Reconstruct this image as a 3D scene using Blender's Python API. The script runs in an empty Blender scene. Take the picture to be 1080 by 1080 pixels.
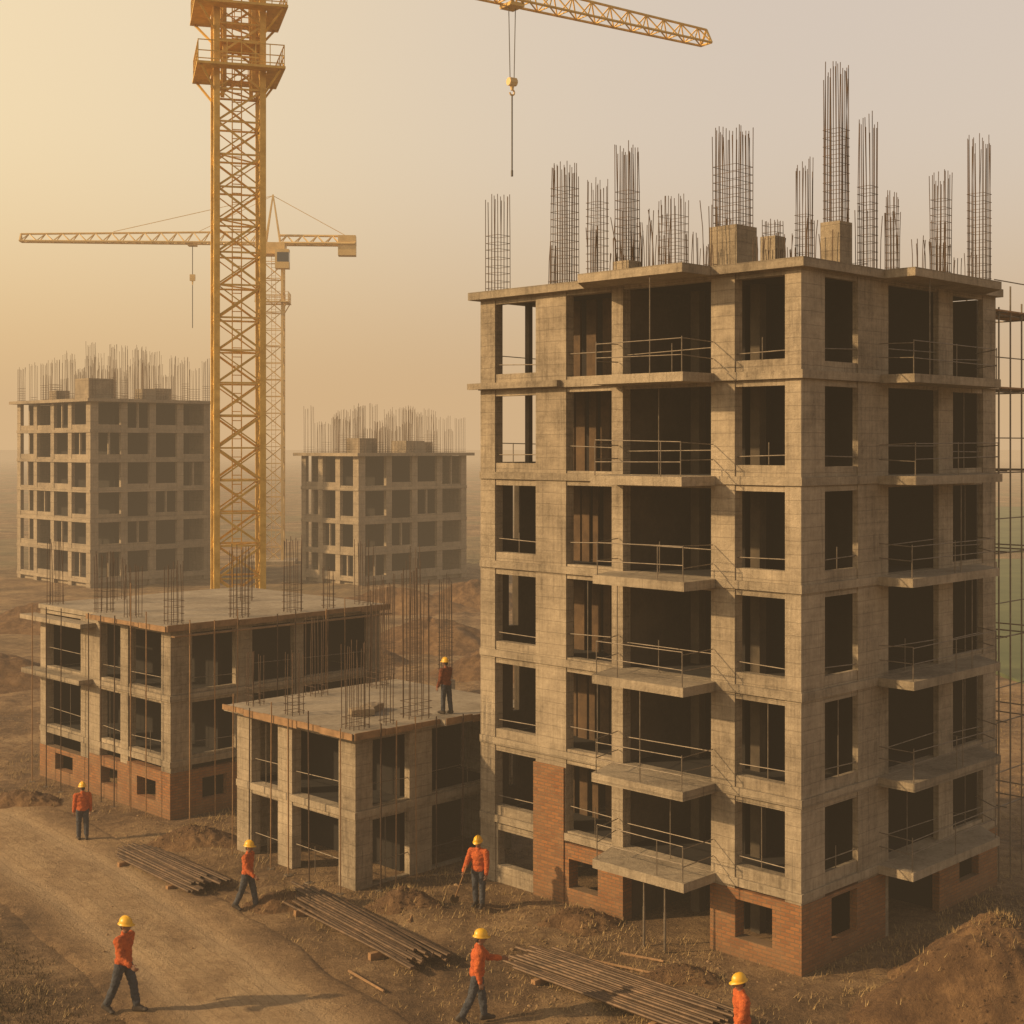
import bpy, bmesh, math, random
from mathutils import Vector, Matrix, noise, kdtree
random.seed(7)
R=math.radians
F=1500.0; HZ=470.0; CH=11.3
Q=math.sqrt(.5)
scene=bpy.context.scene
COL=scene.collection
def G(px,py,z=0.0):
    Y=F*(CH-z)/(py-HZ); return Vector(((px-540)/F*Y,Y,z))
def Zat(py,Y): return CH+(HZ-py)/F*Y
def Xat(px,Y): return (px-540)/F*Y
ORD=['first','second','third','fourth','fifth','sixth','seventh','eighth','ninth','tenth','eleventh','twelfth','thirteenth','fourteenth','fifteenth','sixteenth','seventeenth','eighteenth']

# ------------------------------------------------------------------ materials
def newmat(name):
    m=bpy.data.materials.new(name); m.use_nodes=True
    nt=m.node_tree; b=nt.nodes['Principled BSDF']; return m,nt,b
def L(nt,a,b): nt.links.new(a,b)
def ramp(nt,fac,stops):
    r=nt.nodes.new('ShaderNodeValToRGB'); L(nt,fac,r.inputs[0])
    el=r.color_ramp.elements
    while len(el)<len(stops): el.new(.5)
    for e,(p,c) in zip(el,stops): e.position=p; e.color=(c[0],c[1],c[2],1)
    return r.outputs[0]
def mth(nt,op,a,b=None,c=None):
    n=nt.nodes.new('ShaderNodeMath'); n.operation=op
    for i,v in enumerate((a,b,c)):
        if v is None: continue
        if hasattr(v,'is_output'): L(nt,v,n.inputs[i])
        else: n.inputs[i].default_value=v
    return n.outputs[0]
def mixc(nt,fac,a,b,mode='MIX'):
    n=nt.nodes.new('ShaderNodeMix'); n.data_type='RGBA'; n.blend_type=mode
    for i,v in ((0,fac),(6,a),(7,b)):
        if hasattr(v,'is_output'): L(nt,v,n.inputs[i])
        elif i==0: n.inputs[0].default_value=v
        else: n.inputs[i].default_value=(v[0],v[1],v[2],1)
    return n.outputs[2]
def noi(nt,vec,scale,detail=6,rough=.6):
    n=nt.nodes.new('ShaderNodeTexNoise'); n.inputs['Scale'].default_value=scale
    n.inputs['Detail'].default_value=detail; n.inputs['Roughness'].default_value=rough
    L(nt,vec,n.inputs['Vector']); return n.outputs[0]
def bump(nt,b,h,st,dist=.02):
    n=nt.nodes.new('ShaderNodeBump'); n.inputs['Strength'].default_value=st; n.inputs['Distance'].default_value=dist
    L(nt,h,n.inputs['Height']); L(nt,n.outputs[0],b.inputs['Normal'])
def simple(name,c1,c2,scale=3,rough=.7,bmp=.3,metal=0,dist=.01):
    m,nt,b=newmat(name)
    co=nt.nodes.new('ShaderNodeTexCoord').outputs['Object']
    n=noi(nt,co,scale,7,.65)
    c=ramp(nt,n,[(.3,c1),(.7,c2)])
    L(nt,c,b.inputs['Base Color'])
    b.inputs['Roughness'].default_value=rough; b.inputs['Metallic'].default_value=metal
    if bmp: bump(nt,b,noi(nt,co,scale*6,5),bmp,dist)
    return m
def concrete(name,dark,light,linep=.29,stain=.62,lines=.6):
    m,nt,b=newmat(name)
    co=nt.nodes.new('ShaderNodeTexCoord').outputs['Object']
    sx=nt.nodes.new('ShaderNodeSeparateXYZ'); L(nt,co,sx.inputs[0])
    oi=nt.nodes.new('ShaderNodeObjectInfo')
    n0=noi(nt,co,.33,4,.6); n1=noi(nt,co,1.1,8,.65); n2=noi(nt,co,9,6,.75); n3=noi(nt,co,38,4,.7)
    mp=nt.nodes.new('ShaderNodeMapping'); mp.inputs['Scale'].default_value=(4.2,4.2,.22); L(nt,co,mp.inputs[0])
    st=noi(nt,mp.outputs[0],1.7,8,.7)
    mp2=nt.nodes.new('ShaderNodeMapping'); mp2.inputs['Scale'].default_value=(.4,.4,6.); L(nt,co,mp2.inputs[0])
    hb=noi(nt,mp2.outputs[0],1.6,6,.65)
    f=mth(nt,'ADD',mth(nt,'MULTIPLY',n1,.34),mth(nt,'MULTIPLY',st,.36))
    f=mth(nt,'ADD',f,mth(nt,'MULTIPLY',n2,.20)); f=mth(nt,'ADD',f,mth(nt,'MULTIPLY',hb,.14)); f=mth(nt,'ADD',f,mth(nt,'MULTIPLY',mth(nt,'SUBTRACT',n0,.5),.28))
    f=mth(nt,'ADD',f,mth(nt,'MULTIPLY',mth(nt,'SUBTRACT',oi.outputs['Random'],.5),.05))
    c=ramp(nt,f,[(.41,dark),(.53,[(a*.5+b_*.5) for a,b_ in zip(dark,light)]),(.65,light)])
    zz=mth(nt,'ADD',sx.outputs[2],mth(nt,'MULTIPLY',n1,.06))
    fr=mth(nt,'FRACT',mth(nt,'DIVIDE',zz,linep))
    ln=mth(nt,'LESS_THAN',fr,.05)
    lf=mth(nt,'MULTIPLY',ln,mth(nt,'MULTIPLY',n2,lines))
    c=mixc(nt,lf,c,[x*.45 for x in dark])
    sm_=ramp(nt,st,[(.54,(0,0,0)),(.68,(1,1,1))])
    c=mixc(nt,mth(nt,'MULTIPLY',sm_,stain),c,[x*.5 for x in dark])
    pits=ramp(nt,n3,[(.33,(1,1,1)),(.40,(0,0,0))])
    c=mixc(nt,mth(nt,'MULTIPLY',pits,.5),c,[x*.42 for x in dark])
    L(nt,c,b.inputs['Base Color']); b.inputs['Roughness'].default_value=.93
    h=mth(nt,'ADD',mth(nt,'MULTIPLY',n2,.8),mth(nt,'MULTIPLY',n3,.4)); h=mth(nt,'SUBTRACT',h,mth(nt,'MULTIPLY',ln,.35))
    bump(nt,b,h,.8,.04)
    return m
CON=concrete('cast_concrete',(.145,.112,.073),(.46,.37,.255))
CONS=concrete('slab_concrete',(.145,.113,.074),(.44,.355,.245),.9,.5)
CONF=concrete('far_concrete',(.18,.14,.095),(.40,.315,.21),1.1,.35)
ROOF=concrete('roof_concrete',(.22,.175,.118),(.47,.39,.28),50,.3)
DARK=simple('interior_shade',(.007,.005,.0035),(.018,.013,.009),2,.95,.2)  # near-black colour stands in for the shade inside the rooms
INT=simple('shaded_grey_interior',(.04,.03,.02),(.10,.075,.048),1.5,.95,.3)  # concrete tone darkened to carry interior shade in its colour
WOOD=simple('raw_timber',(.18,.095,.04),(.38,.215,.095),4,.85,.4)
EDGE=simple('weathered_shutter_board',(.15,.085,.038),(.36,.21,.10),3,.9,.5)
PLY=simple('formwork_ply',(.05,.028,.013),(.14,.08,.035),2.5,.9,.3)
STEEL=simple('rusty_rebar',(.04,.026,.017),(.11,.062,.035),6,.75,.1,.3)
STEELF=simple('pale_far_rebar',(.10,.07,.045),(.20,.135,.085),6,.8,.1,.1)  # paler rebar tone for the far roofs
PIPE=simple('stacked_steel',(.035,.024,.015),(.17,.105,.06),3,.6,.2,.5)
GALV=simple('rail_steel',(.11,.085,.06),(.25,.20,.145),5,.6,.1,.4)
YEL=simple('crane_yellow',(.50,.29,.045),(.80,.52,.135),2.2,.55,.2)
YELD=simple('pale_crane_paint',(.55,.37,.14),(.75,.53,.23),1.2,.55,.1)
CABLE=simple('steel_cable',(.03,.025,.02),(.06,.05,.04),5,.6,0)
GLASS=simple('cab_glass',(.03,.04,.05),(.06,.07,.08),2,.1,0)
JACK=simple('hi_vis_orange',(.36,.062,.014),(.66,.145,.026),8,.9,.7,0,.05)
JACKD=simple('dark_orange_jacket',(.15,.04,.015),(.30,.085,.03),8,.9,.7,0,.05)  # darker orange for the roof worker
TROU=simple('dark_workwear',(.024,.027,.036),(.065,.068,.08),9,.88,.5,0,.03)
SKIN=simple('skin',(.20,.095,.055),(.27,.14,.085),10,.55,0)
HAIR=simple('dark_hair',(.015,.01,.008),(.03,.02,.015),10,.7,0)
HELM=simple('helmet_yellow',(.70,.38,.02),(.80,.46,.03),3,.4,0)
BOOT=simple('leather_boot',(.02,.014,.01),(.05,.035,.025),8,.7,.2)
EYE=simple('eye_dark',(.01,.01,.01),(.02,.02,.02),8,.3,0)
SACK=simple('paper_sack',(.20,.145,.09),(.34,.26,.165),6,.9,.4)
STRAW=simple('dry_grass_blades',(.22,.14,.054),(.50,.35,.155),.8,.9,0)
WEED=simple('dead_weeds',(.05,.032,.014),(.13,.085,.036),.8,.9,0)
CLOD=simple('clod_earth',(.12,.07,.033),(.36,.235,.12),1.5,.95,.4)

def brickmat():
    m,nt,b=newmat('red_brick')
    co=nt.nodes.new('ShaderNodeTexCoord').outputs['Object']
    sx=nt.nodes.new('ShaderNodeSeparateXYZ'); L(nt,co,sx.inputs[0])
    u=mth(nt,'ADD',sx.outputs[0],sx.outputs[1])
    cb=nt.nodes.new('ShaderNodeCombineXYZ'); L(nt,u,cb.inputs[0]); L(nt,sx.outputs[2],cb.inputs[1])
    br=nt.nodes.new('ShaderNodeTexBrick'); L(nt,cb.outputs[0],br.inputs['Vector'])
    br.inputs['Color1'].default_value=(.30,.122,.038,1); br.inputs['Color2'].default_value=(.18,.07,.025,1)
    br.inputs['Mortar'].default_value=(.14,.088,.047,1); br.inputs['Scale'].default_value=1
    br.inputs['Brick Width'].default_value=.24; br.inputs['Row Height'].default_value=.085
    br.inputs['Mortar Size'].default_value=.011; br.inputs['Bias'].default_value=.0
    n=noi(nt,co,1.6,8,.7)
    c=mixc(nt,ramp(nt,n,[(.38,(0,0,0)),(.70,(.65,.65,.65))]),br.outputs[0],(.22,.14,.072))
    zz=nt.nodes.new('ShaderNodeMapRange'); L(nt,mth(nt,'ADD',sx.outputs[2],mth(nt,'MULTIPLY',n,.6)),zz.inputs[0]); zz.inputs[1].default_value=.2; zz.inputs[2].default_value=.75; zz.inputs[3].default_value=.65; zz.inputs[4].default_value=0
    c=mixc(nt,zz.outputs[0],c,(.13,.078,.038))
    L(nt,c,b.inputs['Base Color']); b.inputs['Roughness'].default_value=.93
    h=mth(nt,'SUBTRACT',noi(nt,co,25,4),br.outputs[1]); bump(nt,b,h,.6,.02)
    return m
BRICK=brickmat()
def groundmat(name,pal,ruts=False,st=.9):
    m,nt,b=newmat(name)
    tc=nt.nodes.new('ShaderNodeTexCoord'); co=tc.outputs['Object']
    def earth(p):
        n1=noi(nt,co,.28,8,.65); n2=noi(nt,co,2.2,8,.72); n3=noi(nt,co,14,6,.75)
        f=mth(nt,'ADD',mth(nt,'MULTIPLY',n1,.50),mth(nt,'MULTIPLY',n2,.34)); f=mth(nt,'ADD',f,mth(nt,'MULTIPLY',n3,.18))
        return n1,n2,n3,ramp(nt,f,[(.40,p[0]),(.49,p[1]),(.56,p[2]),(.67,p[3])])
    n1,n2,n3,c=earth(pal)
    n0=noi(nt,co,.045,5,.6)
    if not ruts:
        sx=nt.nodes.new('ShaderNodeSeparateXYZ'); L(nt,co,sx.inputs[0])
        far=nt.nodes.new('ShaderNodeMapRange'); L(nt,sx.outputs[1],far.inputs[0])
        far.inputs[1].default_value=65; far.inputs[2].default_value=140
        g=mth(nt,'MULTIPLY',far.outputs[0],ramp(nt,n0,[(.42,(0,0,0)),(.6,(1,1,1))]))
        c=mixc(nt,mth(nt,'MULTIPLY',g,.6),c,(.13,.125,.055))
    else:
        sx=nt.nodes.new('ShaderNodeSeparateXYZ'); L(nt,tc.outputs['UV'],sx.inputs[0])
        wob=mth(nt,'ADD',sx.outputs[0],mth(nt,'MULTIPLY',n1,.25))
        a=mth(nt,'ABSOLUTE',mth(nt,'SUBTRACT',mth(nt,'ABSOLUTE',wob),1.0))
        tr=ramp(nt,a,[(.1,(1,1,1)),(.42,(0,0,0))])
        c=mixc(nt,mth(nt,'MULTIPLY',tr,.5),c,pal[3])
        tl_=mth(nt,'FRACT',mth(nt,'MULTIPLY',wob,3.1))
        tl2=ramp(nt,tl_,[(.0,(1,1,1)),(.16,(0,0,0))])
        c=mixc(nt,mth(nt,'MULTIPLY',tl2,mth(nt,'MULTIPLY',n2,.9)),c,pal[0])
        ed=mth(nt,'ABSOLUTE',sx.outputs[0])
        er=nt.nodes.new('ShaderNodeMapRange'); er.interpolation_type='SMOOTHSTEP'
        L(nt,mth(nt,'ADD',ed,mth(nt,'ADD',mth(nt,'MULTIPLY',n2,1.3),mth(nt,'MULTIPLY',n1,1.2))),er.inputs[0]); er.inputs[1].default_value=2.3; er.inputs[2].default_value=3.35
        _,_,_,gc=earth(GPAL)
        c=mixc(nt,er.outputs[0],c,gc)
    L(nt,c,b.inputs['Base Color']); b.inputs['Roughness'].default_value=.97
    h=mth(nt,'ADD',mth(nt,'MULTIPLY',n2,1.0),mth(nt,'MULTIPLY',n3,.5)); bump(nt,b,h,st,.23)
    return m
GPAL=[(.085,.048,.021),(.19,.113,.051),(.32,.203,.098),(.50,.34,.175)]
GROUND=groundmat('churned_earth',GPAL,False,1)
ROAD=groundmat('packed_dirt',[(.19,.118,.057),(.35,.23,.12),(.45,.31,.168),(.55,.39,.225)],True,.9)
MOUND=groundmat('loose_earth',[(.085,.042,.017),(.155,.083,.035),(.24,.135,.058),(.33,.195,.088)],False,.9)
FIELD=simple('field_green',(.05,.075,.025),(.12,.14,.05),.15,.95,0)

# ------------------------------------------------------------------ mesh helpers
class MB:
    def __init__(s): s.v=[]; s.f=[]
    def add(s,vs,fs):
        o=len(s.v); s.v+= [tuple(p) for p in vs]; s.f+=[tuple(i+o for i in f) for f in fs]
    def box(s,x0,x1,y0,y1,z0,z1):
        s.add([(x0,y0,z0),(x1,y0,z0),(x1,y1,z0),(x0,y1,z0),(x0,y0,z1),(x1,y0,z1),(x1,y1,z1),(x0,y1,z1)],
              [(3,2,1,0),(4,5,6,7),(0,1,5,4),(1,2,6,5),(2,3,7,6),(3,0,4,7)])
    def prism(s,poly,z0,z1):
        n=len(poly)
        s.add([(x,y,z0) for x,y in poly]+[(x,y,z1) for x,y in poly],
              [tuple(range(n-1,-1,-1)),tuple(range(n,2*n))]+[(i,(i+1)%n,(i+1)%n+n,i+n) for i in range(n)])
    def tube(s,p,q,r,n=5,r2=None):
        p=Vector(p); q=Vector(q); d=(q-p)
        if d.length<1e-6: return
        d.normalize(); a=d.orthogonal().normalized(); b=d.cross(a); r2=r if r2 is None else r2
        vs=[]
        for c,rr in ((p,r),(q,r2)):
            for i in range(n):
                t=2*math.pi*i/n; vs.append(c+a*(rr*math.cos(t))+b*(rr*math.sin(t)))
        fs=[tuple(range(n-1,-1,-1)),tuple(range(n,2*n))]+[(i,(i+1)%n,(i+1)%n+n,i+n) for i in range(n)]
        s.add(vs,fs)
    def build(s,name,mat,parent=None,loc=None,smooth=False):
        me=bpy.data.meshes.new(name); me.from_pydata(s.v,[],s.f); me.materials.append(mat); me.update()
        if smooth:
            me.polygons.foreach_set('use_smooth',[True]*len(me.polygons))
        o=bpy.data.objects.new(name,me); COL.objects.link(o)
        if parent: o.parent=parent
        if loc is not None: o.location=loc
        return o
def tag(o,label,cat,group=None,kind=None):
    if label: o['label']=label
    if cat: o['category']=cat
    if group: o['group']=group
    if kind: o['kind']=kind
    return o
def empty(name,loc,rz,label,cat,group=None):
    o=bpy.data.objects.new(name,None); COL.objects.link(o); o.location=loc; o.rotation_euler=(0,0,rz)
    o.empty_display_size=.3
    return tag(o,label,cat,group)

# ------------------------------------------------------------------ footprints and ground
CM=Vector((6.155,30.27)); CA=Vector((-10.3,42.9)); CB=Vector((-3.97,36.06))
FOOT=[(CM,8.87,9.87),(CA,8.15,8.9),(CB,5.6,5.26),(Vector((-33.5,113)),11.1,12.6),(Vector((-12.3,114)),11.85,7.6)]
def loc45(c,x,y):
    dx,dy=x-c.x,y-c.y; return (dx+dy)*Q,(-dx+dy)*Q
def w45(c,lx,ly): return Vector((c.x+(lx-ly)*Q,c.y+(lx+ly)*Q))
def footdist(x,y):
    best=99
    for c,lx,ly in FOOT:
        a,b=loc45(c,x,y)
        dx=max(-a,0,a-lx); dy=max(-b,0,b-ly); best=min(best,math.hypot(dx,dy))
    return best
road_ctrl=[Vector(p) for p in [(-46,74),(-33,60),(-21,48),(-13.2,39.6),(-8.3,33.0),(-4.6,27.6),(-1.6,21.5),(1.0,12),(2.5,0)]]
def catmull(pts,n=22):
    out=[]
    for i in range(len(pts)-1):
        p0=pts[max(i-1,0)];p1=pts[i];p2=pts[i+1];p3=pts[min(i+2,len(pts)-1)]
        for k in range(n):
            t=k/n
            out.append(.5*((2*p1)+(p2-p0)*t+(2*p0-5*p1+4*p2-p3)*t*t+(3*p1-p0-3*p2+p3)*t**3))
    out.append(pts[-1]); return out
ROADP=catmull(road_ctrl)
KD=kdtree.KDTree(len(ROADP))
for i,p in enumerate(ROADP): KD.insert((p.x,p.y,0),i)
KD.balance()
def roaddist(x,y): return KD.find((x,y,0))[2]
def sm(a,b,x):
    t=min(max((x-a)/(b-a),0),1); return t*t*(3-2*t)
def gz(x,y):
    m=sm(0,1.3,footdist(x,y)) if y<135 else 1
    dip=0
    if -60<x<12 and y<85:
        rd=roaddist(x,y); m*=sm(2.3,4.2,rd); dip=-.12*(1-sm(1.7,2.4,rd))
    if m==0: return dip
    n=noise.noise(Vector((x*.13,y*.13,3)))*.20+noise.noise(Vector((x*.45,y*.45,9)))*.12+noise.noise(Vector((x*1.5,y*1.5,5)))*.09+noise.noise(Vector((x*3.7,y*3.7,1)))*.045
    return (n+.02)*m+dip
def axis(lo,hi,step,ext):
    a=[]; v=lo
    while v<=hi: a.append(v); v+=step
    s=step; left=[];v=lo
    while v>-ext: s*=1.2; v-=s; left.append(v)
    s=step; right=[];v=a[-1]
    while v<ext: s*=1.2; v+=s; right.append(v)
    return left[::-1]+a+right
xs=axis(-24,16,.2,3500); ys=axis(23,58,.2,3500)
vs=[];nx=len(xs)
for y in ys:
    for x in xs:
        z=gz(x,y) if (-80<x<80 and 5<y<150) else 0
        vs.append((x,y,z))
fs=[(j*nx+i,j*nx+i+1,(j+1)*nx+i+1,(j+1)*nx+i) for j in range(len(ys)-1) for i in range(nx-1)]
g=MB(); g.v=vs; g.f=fs
go=g.build('ground',GROUND,smooth=True); tag(go,'churned brown earth of the building site',None,None,'structure')
rb=MB(); W=41; uv=[]
for i,p in enumerate(ROADP):
    q=ROADP[min(i+1,len(ROADP)-1)]; o=ROADP[max(i-1,0)]
    d=(q-o).normalized(); nrm=Vector((-d.y,d.x))
    for k in range(W):
        t=-1+2*k/(W-1)
        w=2.55+.5*noise.noise(Vector((p.x*.3,p.y*.3,20+(t>0)*7)))
        a=abs(t)
        z=.035-.14*sm(.84,1,a)
        c=abs(t*2.5)
        xx,yy=p.x+nrm.x*t*w,p.y+nrm.y*t*w
        z+=-.06*math.exp(-((c-1.0)/.28)**2)*(.6+.6*noise.noise(Vector((xx*.5,yy*.5,33))))+.03*noise.noise(Vector((xx,yy,2))*1.3)+.022*noise.noise(Vector((xx,yy,2))*4)
        rb.v.append((xx,yy,z)); uv.append((t*2.5,i*.2))
for i in range(len(ROADP)-1):
    for k in range(W-1): rb.f.append((i*W+k,(i+1)*W+k,(i+1)*W+k+1,i*W+k+1))
ro=rb.build('dirt_road',ROAD,smooth=True); tag(ro,'packed dirt track curving past the low buildings',None,None,'structure')
ul=ro.data.uv_layers.new(name='UVMap')
flat=[0.0]*(len(ro.data.loops)*2)
for lp in ro.data.loops: flat[lp.index*2],flat[lp.index*2+1]=uv[lp.vertex_index]
ul.data.foreach_set('uv',flat)
for (x0,x1,y0,y1) in ((24,110,62,140),(26,140,150,260)):
    f=MB(); f.box(x0,x1,y0,y1,-.3,.16); tag(f.build('field',FIELD),'hazy green field beyond the site',None,None,'structure')

# ------------------------------------------------------------------ building helpers
def fbox(mb,face,s0,s1,z0,z1,d0,d1):
    if face=='L': mb.box(d0,d1,s0,s1,z0,z1)
    else: mb.box(s0,s1,d0,d1,z0,z1)
def fpt(face,s,z,d): return (d,s,z) if face=='L' else (s,d,z)
def columns(root,face,cols,z0,z1,mat,depth=.35):
    for a,b in cols:
        m=MB(); fbox(m,face,a,b,z0,z1,0,depth); m.build('column',mat,root)
def slab(root,x0,x1,y0,y1,z0,z1,mat,rim=.35):
    # concrete rim shows on the facade, the deck inside is coloured near black for shade
    m=MB(); m.box(x0,x1,y0,y0+rim,z0,z1); m.box(x0,x1,y1-rim,y1,z0,z1); m.box(x0,x0+rim,y0+rim,y1-rim,z0,z1); m.box(x1-rim,x1,y0+rim,y1-rim,z0,z1)
    o=m.build('floor_slab',mat,root)
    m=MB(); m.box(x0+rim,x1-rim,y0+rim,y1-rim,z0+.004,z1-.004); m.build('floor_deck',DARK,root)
    return o
def bays(root,face,bs,levels,mat,rail=True,tv=.18,rr=.0125,dp=.26):
    for i in range(len(levels)-1):
        zf,zn=levels[i],levels[i+1]
        for (a,b,sill,head) in bs:
            if sill>0:
                m=MB(); fbox(m,face,a,b,zf+.002,zf+sill+random.uniform(-.02,.02),.03,dp); m.build('sill_wall',mat,root)
            if head>0:
                m=MB(); fbox(m,face,a,b,zn-tv-head,zn-tv-.002,.025,dp+.01); m.build('lintel',mat,root)
            if rail:
                m=MB(); dd=dp*.4
                for h in (.62,) if sill<.1 else (.48,):
                    j=random.uniform(-.06,.06); h0=zf+h+j; h1=h0+random.uniform(-.06,.06)
                    m.tube(fpt(face,a,h0,dd),fpt(face,b,h1,dd),rr)
                if random.random()<.55:
                    s=a+(b-a)*random.uniform(.35,.65)
                    m.tube(fpt(face,s,zf+max(sill,.0),dd),fpt(face,s,(zn-tv-head) if random.random()<.4 else zf+.75,dd),rr)
                m.build('window_railing',GALV,root)
def wall_hole(mb,face,s0,s1,z0,z1,h,d0,d1):
    a,b,c,d=h
    fbox(mb,face,s0,a,z0,z1,d0,d1); fbox(mb,face,b,s1,z0,z1,d0,d1)
    fbox(mb,face,a,b,z0,c,d0,d1); fbox(mb,face,a,b,d,z1,d0,d1)
def cage(root,lx,ly,z0,h,w,n,label=None,r=.0095,hoops=True,hz=.7,tilt=.006,mat=None):
    m=MB(); per=[]
    for i in range(n):
        t=i/n*4; sd=int(t); fr=t-sd
        c=[(-1+2*fr,-1),(1,-1+2*fr),(1-2*fr,1),(-1,1-2*fr)][sd]; per.append((c[0]*w/2,c[1]*w/2))
    for (x,y) in per:
        hh=h*random.uniform(.90,1.02)
        tx,ty=random.gauss(0,tilt)*hh,random.gauss(0,tilt)*hh
        m.tube((lx+x,ly+y,z0-.05),(lx+x+tx*.3,ly+y+ty*.3,z0+hh*.6),r,4)
        m.tube((lx+x+tx*.3,ly+y+ty*.3,z0+hh*.6),(lx+x+tx,ly+y+ty,z0+hh),r,4)
    if not hoops: hz=.15
    z=z0+.1
    while z<z0+h*hz:
        k=.505
        P=[(lx-w*k,ly-w*k),(lx+w*k,ly-w*k),(lx+w*k,ly+w*k),(lx-w*k,ly+w*k)]
        for i in range(4): m.tube((*P[i],z),(*P[(i+1)%4],z),r*.7,4)
        z+=random.uniform(.17,.22)
    o=m.build('rebar_cage',mat or STEEL,root)
    if label: o['label']=label
    return o

# ------------------------------------------------------------------ MAIN BUILDING
main=empty('concrete_building',(CM.x,CM.y,0),R(45),'tall unfinished concrete apartment block with brick base and balconies, largest and nearest','building')
LV=[1.75,3.75,6.02,8.32,10.62,12.92,15.3]
LX,LY=8.87,9.87
m=MB(); m.box(0,.915,0,.41,-.4,15.10); m.build('column',CON,main)
columns(main,'L',[(1.73,2.38),(4.98,5.33),(6.82,7.86),(9.33,9.87)],-.4,15.10,CON,.28)
columns(main,'R',[(2.26,3.57),(5.91,6.62),(8.19,8.87)],-.4,15.10,CON,.14)
bays(main,'L',[(.41,1.73,.27,.14),(2.38,4.98,0,.10),(5.33,6.82,.06,.12),(7.86,9.33,.22,.16)],LV,CON)
bays(main,'R',[(.915,2.26,.24,.14),(3.57,5.91,0,.10),(6.62,8.19,.10,.12)],LV,CON,dp=.13)
for i,z in enumerate(LV):
    e=.045 if i<5 else .10
    if i==6:
        m=MB(); m.box(-.22,LX+.02,-.20,LY+.25,z-.20,z); m.build('floor_slab',CONS,main)
        m=MB(); m.box(.3,LX-.3,.3,LY-.3,z-.24,z-.202); m.build('ceiling_shade_sheet',DARK,main)  # dark sheet under the roof, shade put in as colour
    else: slab(main,-e,LX-.01,-e,LY-.01,z-.18,z,CONS)
    if i==5:
        m=MB(); m.box(-.25,-.103,6.9,LY+.25,z-.16,z-.003); m.build('ledge',CONS,main)
    j=random.uniform(-.05,.05)
    x1=-.223 if i==6 else -e-.003
    m=MB(); m.prism([(x1,2.22),(x1,5.25 if i<6 else 6.0),(-1.22+j,4.88 if i<6 else 5.3),(-1.22+j,2.22)][::-1],z-.21,z-.004)
    bl=m.build('balcony',CONS,main)
    if i<6:
        r=MB()
        P=[(-.03,2.3),(-1.15+j,2.3),(-1.15+j,4.8),(-.03,5.1)]
        for h in (.36,.74):
            for k in range(3):
                hh=z+h+random.uniform(-.04,.04); r.tube((*P[k],hh),(*P[k+1],hh+random.uniform(-.05,.05)),.0115)
        for (x,y) in ((-1.15+j,2.3),(-1.15+j,4.8)):
            r.tube((x,y,z-.02),(x,y,z+.78),.013)
        yy=random.uniform(2.8,4.3); r.tube((-1.15+j,yy,z-.02),(-1.15+j,yy,LV[i+1]-.2 if random.random()<.6 else z+.78),.013)
        r.build('balcony_railing',GALV,bl)
    y1=-.203 if i==6 else -e-.003
    m=MB(); m.prism([(3.05,y1),(7.9,y1),(7.2,-.95+j),(3.05,-.95+j)][::-1],z-.20,z-.005)
    bl=m.build('balcony',CONS,main)
    if i<6:
        r=MB(); P=[(3.12,-.03),(3.12,-.89+j),(7.1,-.89+j),(7.75,-.03)]
        for h in (.38,.72):
            for k in range(3):
                hh=z+h+random.uniform(-.04,.04); r.tube((*P[k],hh),(*P[k+1],hh+random.uniform(-.05,.05)),.0115)
        for x in (3.12,5.1,7.1): r.tube((x,-.89+j,z-.02),(x,-.89+j,z+.76),.013)
        if random.random()<.6:
            xx=random.uniform(3.8,6); r.tube((xx,-.89+j,z-.02),(xx,-.89+j,LV[i+1]-.2),.013)
        r.build('balcony_railing',GALV,bl)
for b in ((2.6,2.75,.45,9.5),(1.6,8.6,2.6,2.75),(2.2,8.85,9.55,9.80)):
    m=MB(); m.box(*b,-.3,15.05); m.build('interior_wall',DARK,main)  # near-black so no sun patches show; room shade as colour
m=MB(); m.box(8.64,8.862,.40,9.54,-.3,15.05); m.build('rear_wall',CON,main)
m=MB(); m.box(8.60,8.637,.40,9.54,-.3,15.05); m.build('rear_shade_sheet',DARK,main)  # near-black sheet over the rear wall, painting the room's shade
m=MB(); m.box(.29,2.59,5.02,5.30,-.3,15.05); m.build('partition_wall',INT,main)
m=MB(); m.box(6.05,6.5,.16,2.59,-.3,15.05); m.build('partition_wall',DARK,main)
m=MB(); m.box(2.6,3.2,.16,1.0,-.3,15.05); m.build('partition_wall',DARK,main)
for (x,y) in ((1.7,2.3),(1.9,4.2),(4.6,1.9),(7.9,1.5)):
    m=MB(); m.box(x-.13,x+.13,y-.13,y+.13,-.3,15.05); m.build('interior_post',INT,main)
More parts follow.
